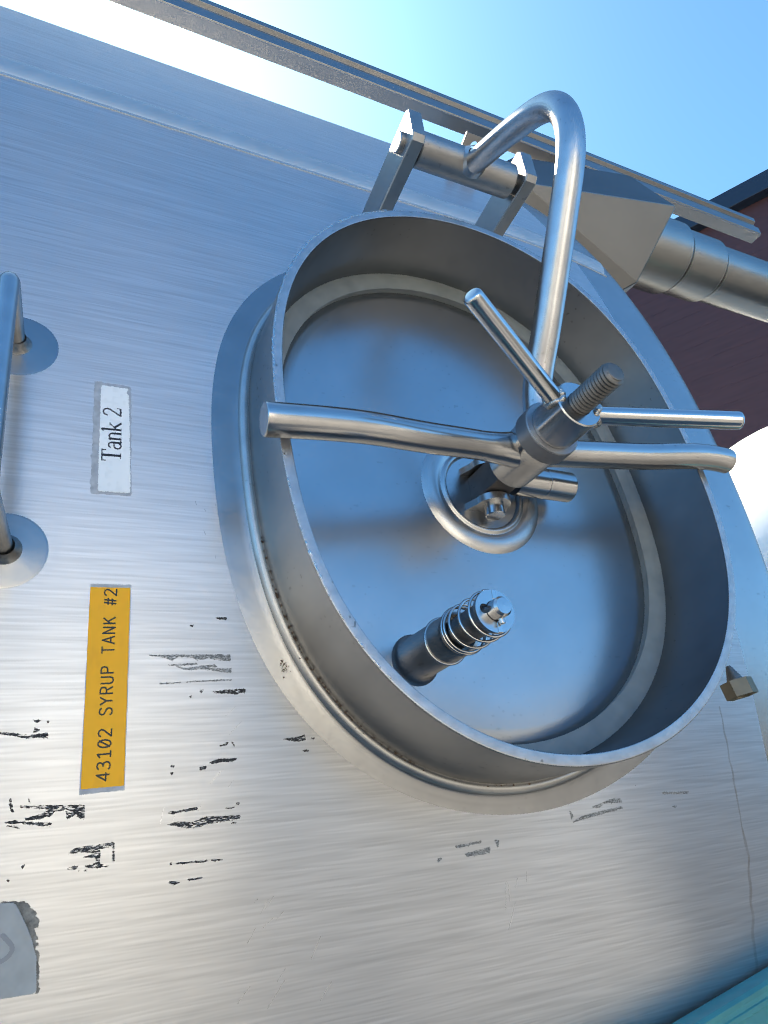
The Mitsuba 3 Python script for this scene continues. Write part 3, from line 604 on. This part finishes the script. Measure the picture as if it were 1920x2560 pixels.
dyz = [(0.0040, 0.3252), (-0.028, 0.308), (-0.0579, 0.2923), (-0.0840, 0.2775), (-0.1030, 0.2645), (-0.1180, 0.2475), (-0.1245, 0.2270), (-0.1235, 0.2055), (-0.1160, 0.1837), (-0.1008, 0.1578), (-0.0847, 0.1318), (-0.0615, 0.0958), (-0.0433, 0.0680), (-0.0300, 0.0490), (-0.0205, 0.0300), (-0.0170, 0.0120)]
dpath = spline([V(SX, y, z) for y, z in dyz], 90)
davit = part(arm, 'davit_tube', tube(dpath, 0.0113, 40, 0.001), 'davit_steel', True, 'bent round tube arching up from the hub to the hinge')
part(arm, 'hinge_barrel', lathe([(0.0098, -0.0002), (0.0158, 0), (0.0168, 0.001), (0.0168, 0.1065), (0.0158, 0.1075), (0.0098, 0.1077)], V(-0.0475, 0.0, 0.3255), V(1, 0, 0), 56), 'hinge_steel', 25, 'round hinge barrel between the lugs')
part(davit, 'weld', lathe([(0.0160, 0.010), (0.0138, 0.0160), (0.0122, 0.0195), (0.0113, 0.0225)], V(SX, 0.0, 0.3255), unit(V(0, -0.032, -0.0172)), 40), 'davit_steel', True)

# ------------------------------------------------------------------ hand nut
nut = thing('hand_nut', 'polished hand nut with two straight spokes, screwed on the threaded stud', 'hand nut')
part(nut, 'nut_body', lathe([(0.0096, 0.026), (0.0096, 0.0314), (0.0180, 0.0314), (0.0190, 0.0306), (0.0190, 0.002), (0.0184, 0.0), (0.0096, 0.0)], V(SX, -0.0288, SZ), OUT, 72), 'nut_steel', 25, 'round body of the hand nut')
e1, e2 = V(-0.0985, -0.1000, 0.0285), V(0.1180, -0.1000, -0.0260)
c_ = V(SX, -0.046, SZ)
for e in (e1, e2):
    d = unit(e - c_)
    sk = part(nut, 'spoke', tube([c_ + d * 0.0150, c_ + d * 0.05, e - d * 0.02, e], 0.00665, 40, 0.0030), 'polished_steel', 40, 'left spoke rising towards the upper left' if e is e1 else 'right spoke pointing to the right')
    # rippled weld where the spoke meets the body
    wl = []
    for k in range(38):
        a = 2 * np.pi * k / 38; u, w, _ = frame(d)
        q = c_ + d * (0.0200 + 0.0015 * math.sin(3 * a)) + (u * math.cos(a) + w * math.sin(a)) * (0.0060 + 0.0006 * rng.random())
        b = trimesh.creation.icosphere(subdivisions=2, radius=0.0024 + 0.0004 * rng.random()); b.apply_translation(q); wl.append(b)
    part(sk, 'weld', trimesh.util.concatenate(wl), 'weld_steel', True, kind='stuff')

# ------------------------------------------------------------------ labels stuck on the shell
GL = {'4': [[(.43, 0), (.43, 1), (.04, .30), (.58, .30)]], '3': [[(.07, .86), (.18, .97), (.30, 1), (.44, .95), (.51, .80), (.46, .62), (.33, .54), (.22, .54)], [(.33, .54), (.48, .47), (.55, .30), (.50, .10), (.36, .01), (.24, 0), (.10, .05), (.04, .16)]],
      '1': [[(.10, .80), (.33, 1), (.33, 0)], [(.10, 0), (.56, 0)]], '0': [[(.30 + .25 * math.cos(t), .5 + .5 * math.sin(t)) for t in np.linspace(0, 2 * np.pi, 25)], [(.08, .06), (.52, .94)]],
      '2': [[(.06, .78), (.12, .93), (.28, 1), (.45, .94), (.53, .78), (.49, .60), (.06, 0), (.57, 0)]],
      'S': [[(.53, .82), (.45, .95), (.30, 1), (.15, .95), (.08, .79), (.13, .62), (.30, .53), (.48, .43), (.54, .25), (.47, .06), (.30, 0), (.13, .05), (.05, .19)]],
      'Y': [[(.03, 1), (.30, .48), (.57, 1)], [(.30, .48), (.30, 0)]], 'R': [[(.09, 0), (.09, 1), (.34, 1), (.49, .93), (.54, .76), (.49, .58), (.34, .51), (.09, .51)], [(.32, .51), (.56, 0)]],
      'U': [[(.07, 1), (.07, .27), (.14, .07), (.30, 0), (.46, .07), (.53, .27), (.53, 1)]], 'P': [[(.09, 0), (.09, 1), (.34, 1), (.49, .93), (.54, .74), (.49, .55), (.34, .48), (.09, .48)]],
      'T': [[(.04, 1), (.56, 1)], [(.30, 1), (.30, 0)]], 'A': [[(.03, 0), (.30, 1), (.57, 0)], [(.12, .33), (.48, .33)]], 'N': [[(.08, 0), (.08, 1), (.52, 0), (.52, 1)]],
      'K': [[(.09, 0), (.09, 1)], [(.53, 1), (.09, .42)], [(.24, .60), (.56, 0)]], '#': [[(.14, 0), (.24, 1)], [(.36, 0), (.46, 1)], [(.06, .66), (.58, .66)], [(.02, .33), (.54, .33)]], ' ': []}
def placed(poly, corner_bl, right, up):
    """2-D lettering (reading along +x) into (x, s): right and up are vectors in (x, s)"""
    return shapely.affinity.affine_transform(poly, [right[0], up[0], right[1], up[1], corner_bl[0], corner_bl[1]])
# corners in (x, s); the text reads up the picture, its top towards -x
yl = thing('yellow_label', 'yellow printed tape label reading 43102 SYRUP TANK #2, below the white label', 'label')
TL, TR, BR, BL = V(-.2950, -.1120), V(-.2718, -.1112), V(-.2665, -.2275), V(-.2892, -.2282)
def quad(a, b, c, d, wob=0.0):
    P = []
    for p, q in ((a, b), (b, c), (c, d), (d, a)):
        for k in range(24): P.append(p + (q - p) * k / 24 + rng.normal(0, wob, 2))
    return Polygon(P)
part(yl, 'tape_backing', on_shell(quad(TL + V(0, .0022), TR + V(.0006, .0022), BR + V(.0006, -.0024), BL + V(-.0006, -.0030), 0.00012), 0.0, 0.0002), 'backing_grey', False, 'clear tape ends past the yellow')
tape = part(yl, 'tape', on_shell(quad(TL, TR, BR, BL, 0.00005), 0.0001, 0.00045), 'label_yellow', False)
txt = '43102 SYRUP TANK #2'
b0, b1 = BL + (BR - BL) * 0.655 + (TL - BL) * 0.028, TL + (TR - TL) * 0.655 - (TL - BL) * 0.0015
pitch = (b1 - b0) / (len(txt) - 0.10); upv = unit(V(-(pitch)[1], pitch[0])) * 0.0070; rightv = pitch / 0.72
for i, ch in enumerate(txt):
    strokes = [LineString(s).buffer(0.058, cap_style=2, join_style=1) for s in GL[ch]]
    if not strokes: continue
    g = placed(shapely.union_all(strokes), b0 + pitch * i, rightv * 0.98, upv)
    part(tape, 'letter', on_shell(g.simplify(0.00003), 0.0003, 0.00058), 'ink_black', False)

wl_ = thing('white_label', 'small white paper label reading Tank 2, with torn edges and a grey border', 'label')
TL, TR, BR, BL = V(-.3012, .0385), V(-.2815, .0400), V(-.2762, -.0452), V(-.2965, -.0462)
part(wl_, 'backing', on_shell(rough(quad(TL + V(-.0046, .0030), TR + V(.0002, .0016), BR + V(.0006, -.0018), BL + V(-.0044, -.0022), 0.0), 0.0003), 0.0, 0.0002), 'backing_grey', False, 'grey adhesive border left round the label')
paper = part(wl_, 'paper', on_shell(rough(quad(TL, TR + V(-.0015, -.001), BR, BL, 0.0), 0.00022, 0.0008).difference(shapely.Point(*(TR + V(.001, -.004))).buffer(.0035)), 0.0001, 0.00055), 'paper_white', False)
def st(pts, w): return LineString(pts).buffer(w / 2, cap_style=2, join_style=2)
arc = lambda cx, cy, rx, ry, a, b, n=20: [(cx + rx * math.cos(math.radians(t)), cy + ry * math.sin(math.radians(t))) for t in np.linspace(a, b, n)]
SER = {'T': (shapely.union_all([st([(.36, .0), (.36, 1)], .13), st([(.04, .965), (.68, .965)], .07), st([(.20, .02), (.52, .02)], .04), st([(.055, .99), (.055, .76)], .05), st([(.665, .99), (.665, .76)], .05)]), .70),
       'a': (shapely.union_all([st(arc(.21, .19, .155, .18, 60, 330), .075), st([(.40, .50), (.40, .04), (.50, .0)], .11), st(arc(.25, .47, .155, .17, 5, 160), .07), st([(.40, .40), (.22, .35)], .05)]), .50),
       'n': (shapely.union_all([st([(.12, .0), (.12, .62)], .11), st([(.02, .56), (.14, .63)], .06), st(arc(.28, .44, .16, .185, 10, 165), .075), st([(.44, .0), (.44, .47)], .11), st([(.03, .015), (.22, .015)], .03), st([(.35, .015), (.53, .015)], .03)]), .55),
       'k': (shapely.union_all([st([(.12, .0), (.12, 1.02)], .11), st([(.01, .92), (.14, 1.04)], .06), st([(.16, .28), (.46, .60)], .055), st([(.24, .36), (.52, .01)], .11), st([(.03, .015), (.22, .015)], .03), st([(.36, .60), (.54, .60)], .035), st([(.44, .015), (.60, .015)], .03)]), .60),
       '2': (shapely.union_all([st([(.07, .72)] + arc(.27, .73, .19, .22, 165, -40), .075), st([(.44, .62), (.07, .06)], .075), st([(.04, .05), (.50, .05)], .10), st([(.485, .02), (.53, .24)], .045)]), .52), ' ': (None, .30)}
b0, b1 = BL + (BR - BL) * 0.69, TL + (TR - TL) * 0.69
upd = unit(b1 - b0); upv = V(-upd[1], upd[0]) * 0.0125; cur = b0 + upd * 0.0228; k = 0.0137
for ch in 'Tank 2':
    g, adv = SER[ch]
    if g is not None:
        part(paper, 'letter', on_shell(placed(g, cur, upd * k, upv), 0.0004, 0.0007), 'ink_black', False)
    cur = cur + upd * k * adv

dc = thing('torn_decal', 'torn grey-white decal with a curved printed stroke, at the lower left edge', 'decal')
DEC = {'film': [(-0.331, -0.28083), (-0.32219, -0.28111), (-0.31686, -0.28098), (-0.31513, -0.28163), (-0.30615, -0.29781), (-0.3023, -0.30777), (-0.30042, -0.3243), (-0.30398, -0.32431), (-0.31679, -0.32424), (-0.32534, -0.32397)], 'glue': [(-0.32225, -0.28066), (-0.31545, -0.28024), (-0.30953, -0.28182), (-0.30701, -0.28514), (-0.30422, -0.28819), (-0.30298, -0.29105), (-0.30264, -0.29409), (-0.30504, -0.29438), (-0.30284, -0.29765), (-0.30229, -0.2998), (-0.30438, -0.30011), (-0.30212, -0.30131), (-0.30189, -0.30341), (-0.30317, -0.30412), (-0.30136, -0.30673), (-0.30082, -0.31149), (-0.3, -0.31744), (-0.29954, -0.32416), (-0.30101, -0.32435), (-0.30406, -0.3081), (-0.31226, -0.2893), (-0.32206, -0.28217)], 'fold': [(-0.31513, -0.28163), (-0.3136, -0.28436), (-0.30626, -0.2969), (-0.30608, -0.29841), (-0.30822, -0.29813), (-0.31169, -0.29413), (-0.31447, -0.29081), (-0.31574, -0.2853)], 'stroke': [(-0.31999, -0.30785), (-0.3172, -0.30696), (-0.31506, -0.30538), (-0.314, -0.30321), (-0.31425, -0.30113), (-0.31649, -0.29849), (-0.31917, -0.2958)]}
part(dc, 'glue_edge', on_shell(rough(Polygon(DEC['glue']), 0.0004, 0.0012), 0.0, 0.0003), 'decal_glue', False, 'ragged dark glue edge')
part(dc, 'film', on_shell(rough(Polygon(DEC['film']), 0.00008, 0.003), 0.0002, 0.0009), 'decal_grey', False)
part(dc, 'fold', on_shell(rough(Polygon(DEC['fold']), 0.0001, 0.003), 0.0008, 0.0016), 'decal_grey', False, 'folded corner of the film')
part(dc, 'print', on_shell(LineString(DEC['stroke']).buffer(0.0011), 0.0009, 0.0011), 'decal_print', False, 'curved printed stroke')

# ------------------------------------------------------------------ strut rail beyond the tank
rail = thing('strut_rail', 'long steel strut rail running above the tank against the sky', 'rail')
RY, RZ, RH, RD = 0.350, 1.078, 0.064, 0.030
prof = Polygon([(0, 0), (RD, 0), (RD, RH), (0.004, RH), (0.0, RH - 0.004), (0.0, RH - 0.016), (0.007, RH - 0.021), (0.007, RH - 0.034), (0.0, RH - 0.040), (0.0, 0.003), (0.003, 0.0)])
m = trimesh.creation.extrude_polygon(prof.buffer(0.0012).buffer(-0.0004), 4.3, engine='earcut')
m.apply_transform(axes(V(0, 1, 0), V(0, 0, 1), V(1, 0, 0), V(-3.05, RY, RZ)))
part(rail, 'strut', m, 'rail_steel', 25)
for x in (-1.1, -2.4):
    part(rail, 'standoff', rbox((0.03, 0.34, 0.03), 0.003, axes(V(1, 0, 0), unit(V(0, 0.62, -0.78)), unit(V(0, 0.78, 0.62)), V(x, 0.46, 0.98))), 'rail_steel', 25)

# ------------------------------------------------------------------ teal skid beam at the lower right
beam = thing('teal_beam', 'teal painted steel beam with a rolled edge at the lower right corner', 'beam')
q0, q1 = V(0.1028, 0.097, -0.4074), V(0.2096, 0.097, -0.3893)
bd = unit(q1 - q0); bo = q0 - bd * 0.9
bp = Polygon([(0.0, 0.0), (0.0025, -0.0018), (0.0022, -0.0045), (0.0008, -0.0052), (0.0012, -0.0085), (0.0022, -0.0092), (0.0022, -0.0122), (0.0010, -0.0130), (0.0014, -0.30), (-0.02, -0.30), (-0.02, -0.002)])
m = trimesh.creation.extrude_polygon(bp.buffer(0.0003), 2.4, engine='earcut')
nrm = unit(np.cross(bd, V(0, -1, 0))); upb = V(0, 0, 1) - bd * bd[2]; upb = unit(upb); outb = unit(np.cross(upb, bd))
outb = outb if outb[1] < 0 else -outb
M = axes(outb, upb, np.cross(outb, upb), bo); m.apply_transform(M)
if np.cross(outb, upb) @ bd < 0: m.apply_translation(bd * 2.4)
m.fix_normals()
part(beam, 'web', m, 'teal_paint', 30)

# ------------------------------------------------------------------ what stands round the yard (world frame)
GZ = float(CAM[2]) - 1.75
I3 = (V(1, 0, 0), V(0, 1, 0), V(0, 0, 1))
scene['ground'] = mikit.ply(trimesh.creation.box(extents=(600, 600, 0.2), transform=axes(*I3, V(0, 0, GZ - 0.1))), 'asphalt')
labels['ground'] = {'label': 'dark asphalt yard round the tank', 'kind': 'structure'}
apron = trimesh.creation.extrude_polygon(Polygon([(-40, 30), (0.9, 30), (0.9, 0.2), (15.5, -18.5), (15.5, -40), (-40, -40)]), 0.05, engine='earcut')
apron.apply_translation([0, 0, GZ - 0.046])
scene['apron'] = mikit.ply(apron, 'apron_concrete')
labels['apron'] = {'label': 'concrete apron under the tank and behind the viewer', 'kind': 'structure'}

# maroon boarded building: eave from the far left to the near right
bld = thing('maroon_building', 'dark maroon boarded building with navy roof trim at the right', 'building', tank_frame=False)
d1, d2 = ROT @ V(.646, .361, .672), ROT @ V(.690, .277, .668)
H = 6.0
e1_, e2_ = CAM + d1 * H / d1[2], CAM + d2 * H / d2[2]
e_dir = unit(e2_ - e1_); e_dir[2] = 0; e_dir = unit(e_dir); wn = unit(np.cross(e_dir, V(0, 0, 1)))
wn = wn if wn @ (CAM - e1_) > 0 else -wn
zt = float(e1_[2]) + 0.02; W0, W1 = -9.0, 1.9; L = W1 - W0
mid = e1_ + e_dir * (W0 + W1) / 2 - wn * 0.06
at_z = lambda q, z: V(q[0], q[1], z)
core_h = zt - GZ - 0.1
wall = part(bld, 'wall', rbox((L - 0.1, 7.8, core_h), 0.01, axes(e_dir, np.cross(V(0, 0, 1), e_dir), V(0, 0, 1), at_z(mid - wn * 4.0, GZ + core_h / 2))), 'maroon_board', False)
nb = 36; bh = (zt - 0.24 - GZ) / nb
bprof = Polygon([(0, 0), (0.016, 0.0), (0.0145, bh - 0.0005), (0, bh - 0.0005)])
bm = trimesh.creation.extrude_polygon(bprof, L, engine='earcut')
side = np.cross(wn, V(0, 0, 1))
for i in range(nb):
    m = bm.copy(); m.apply_transform(axes(wn, V(0, 0, 1), side, at_z(mid - side * L / 2 - wn * 0.098, GZ + i * bh)))
    part(wall, 'board', m, 'maroon_board', False)
part(bld, 'eave_trim', rbox((L + 0.3, 0.30, 0.24), 0.01, axes(e_dir, np.cross(V(0, 0, 1), e_dir), V(0, 0, 1), at_z(mid - wn * 0.09, zt - 0.12))), 'dark_trim', 25, 'dark navy trim along the eave')
part(bld, 'roof', rbox((L + 0.2, 7.4, 0.12), 0.01, axes(e_dir, np.cross(V(0, 0, 1), e_dir), V(0, 0, 1), at_z(mid - wn * 4.1, zt - 0.07))), 'dark_trim', 25)

# white domed tank in front of it
def dome_tank(key, c, r):
    prof = [(0, r)] + [(r * math.sin(a), r * math.cos(a)) for a in np.linspace(0.06, math.pi / 2, 24)] + [(r, -(c[2] - GZ)), (0, -(c[2] - GZ))]
    part(key, 'dome_and_wall', lathe(prof, c, V(0, 0, 1), 96), 'white_paint', 40)
wt = thing('white_tank', 'white painted domed tank in full sun at the right edge', 'tank', tank_frame=False)
dome_tank(wt, CAM + 5.0 * unit(FWD + ((2129 - 960) * RIGHT - (1465 - 1280) * UP) / 1697.9), 1.08)

# what the steel mirrors from behind the camera: two white silos before a long sunlit beige store
for x, y, r, h, lab in ((-0.355, -8.0, 0.505, 3.8, 'broad white silo behind the viewer, only mirrored as the broad pale band'), (0.465, -8.0, 0.215, 4.1, 'slim white silo behind the viewer, only mirrored as the narrow pale band')):
    dome_tank(thing('white_silo', lab, 'silo', tank_frame=False), V(x, y, GZ + h), r)
sh_ = thing('grey_shed', 'grey shed behind the viewer on the right, only mirrored dimly', 'building', tank_frame=False)
part(sh_, 'wall', rbox((30, 8, 6.0), 0.02, axes(*I3, V(31, -22, GZ + 3.0))), 'shed_grey', False)
part(sh_, 'roof_edge', rbox((30.4, 8.4, 0.35), 0.02, axes(*I3, V(31, -22, GZ + 6.17))), 'dark_trim', False)
BY, BH = -17.0, 5.8
for nm, lab, x0, x1, mat, doors in (('cream_store', 'cream store behind the viewer, only mirrored brightly in the steel', -16.0, 3.6, 'cream_wall', (-11.0, -5.5)), ('beige_store', 'long beige store behind the viewer, only mirrored in the steel', 3.62, 14.2, 'beige_wall', (6.0, 10.2))):
    g_ = thing(nm, lab, 'building', tank_frame=False)
    part(g_, 'wall', rbox((x1 - x0, 8, BH), 0.02, axes(*I3, V((x0 + x1) / 2, BY - 4, GZ + BH / 2))), mat, False)
    part(g_, 'roof_edge', rbox((x1 - x0, 8.4, 0.35), 0.02, axes(*I3, V((x0 + x1) / 2, BY - 4, GZ + BH + 0.17))), 'dark_trim', False)
    for x in doors:
        part(g_, 'roller_door', rbox((3.2, 0.10, 4.0), 0.02, axes(*I3, V(x, BY + 0.05, GZ + 2.02))), 'door_grey', False)
part(g_, 'corner_column', rbox((1.0, 0.3, BH), 0.02, axes(*I3, V(14.2 - 0.52, BY + 0.15, GZ + BH / 2))), 'white_paint', False, 'white corner column')
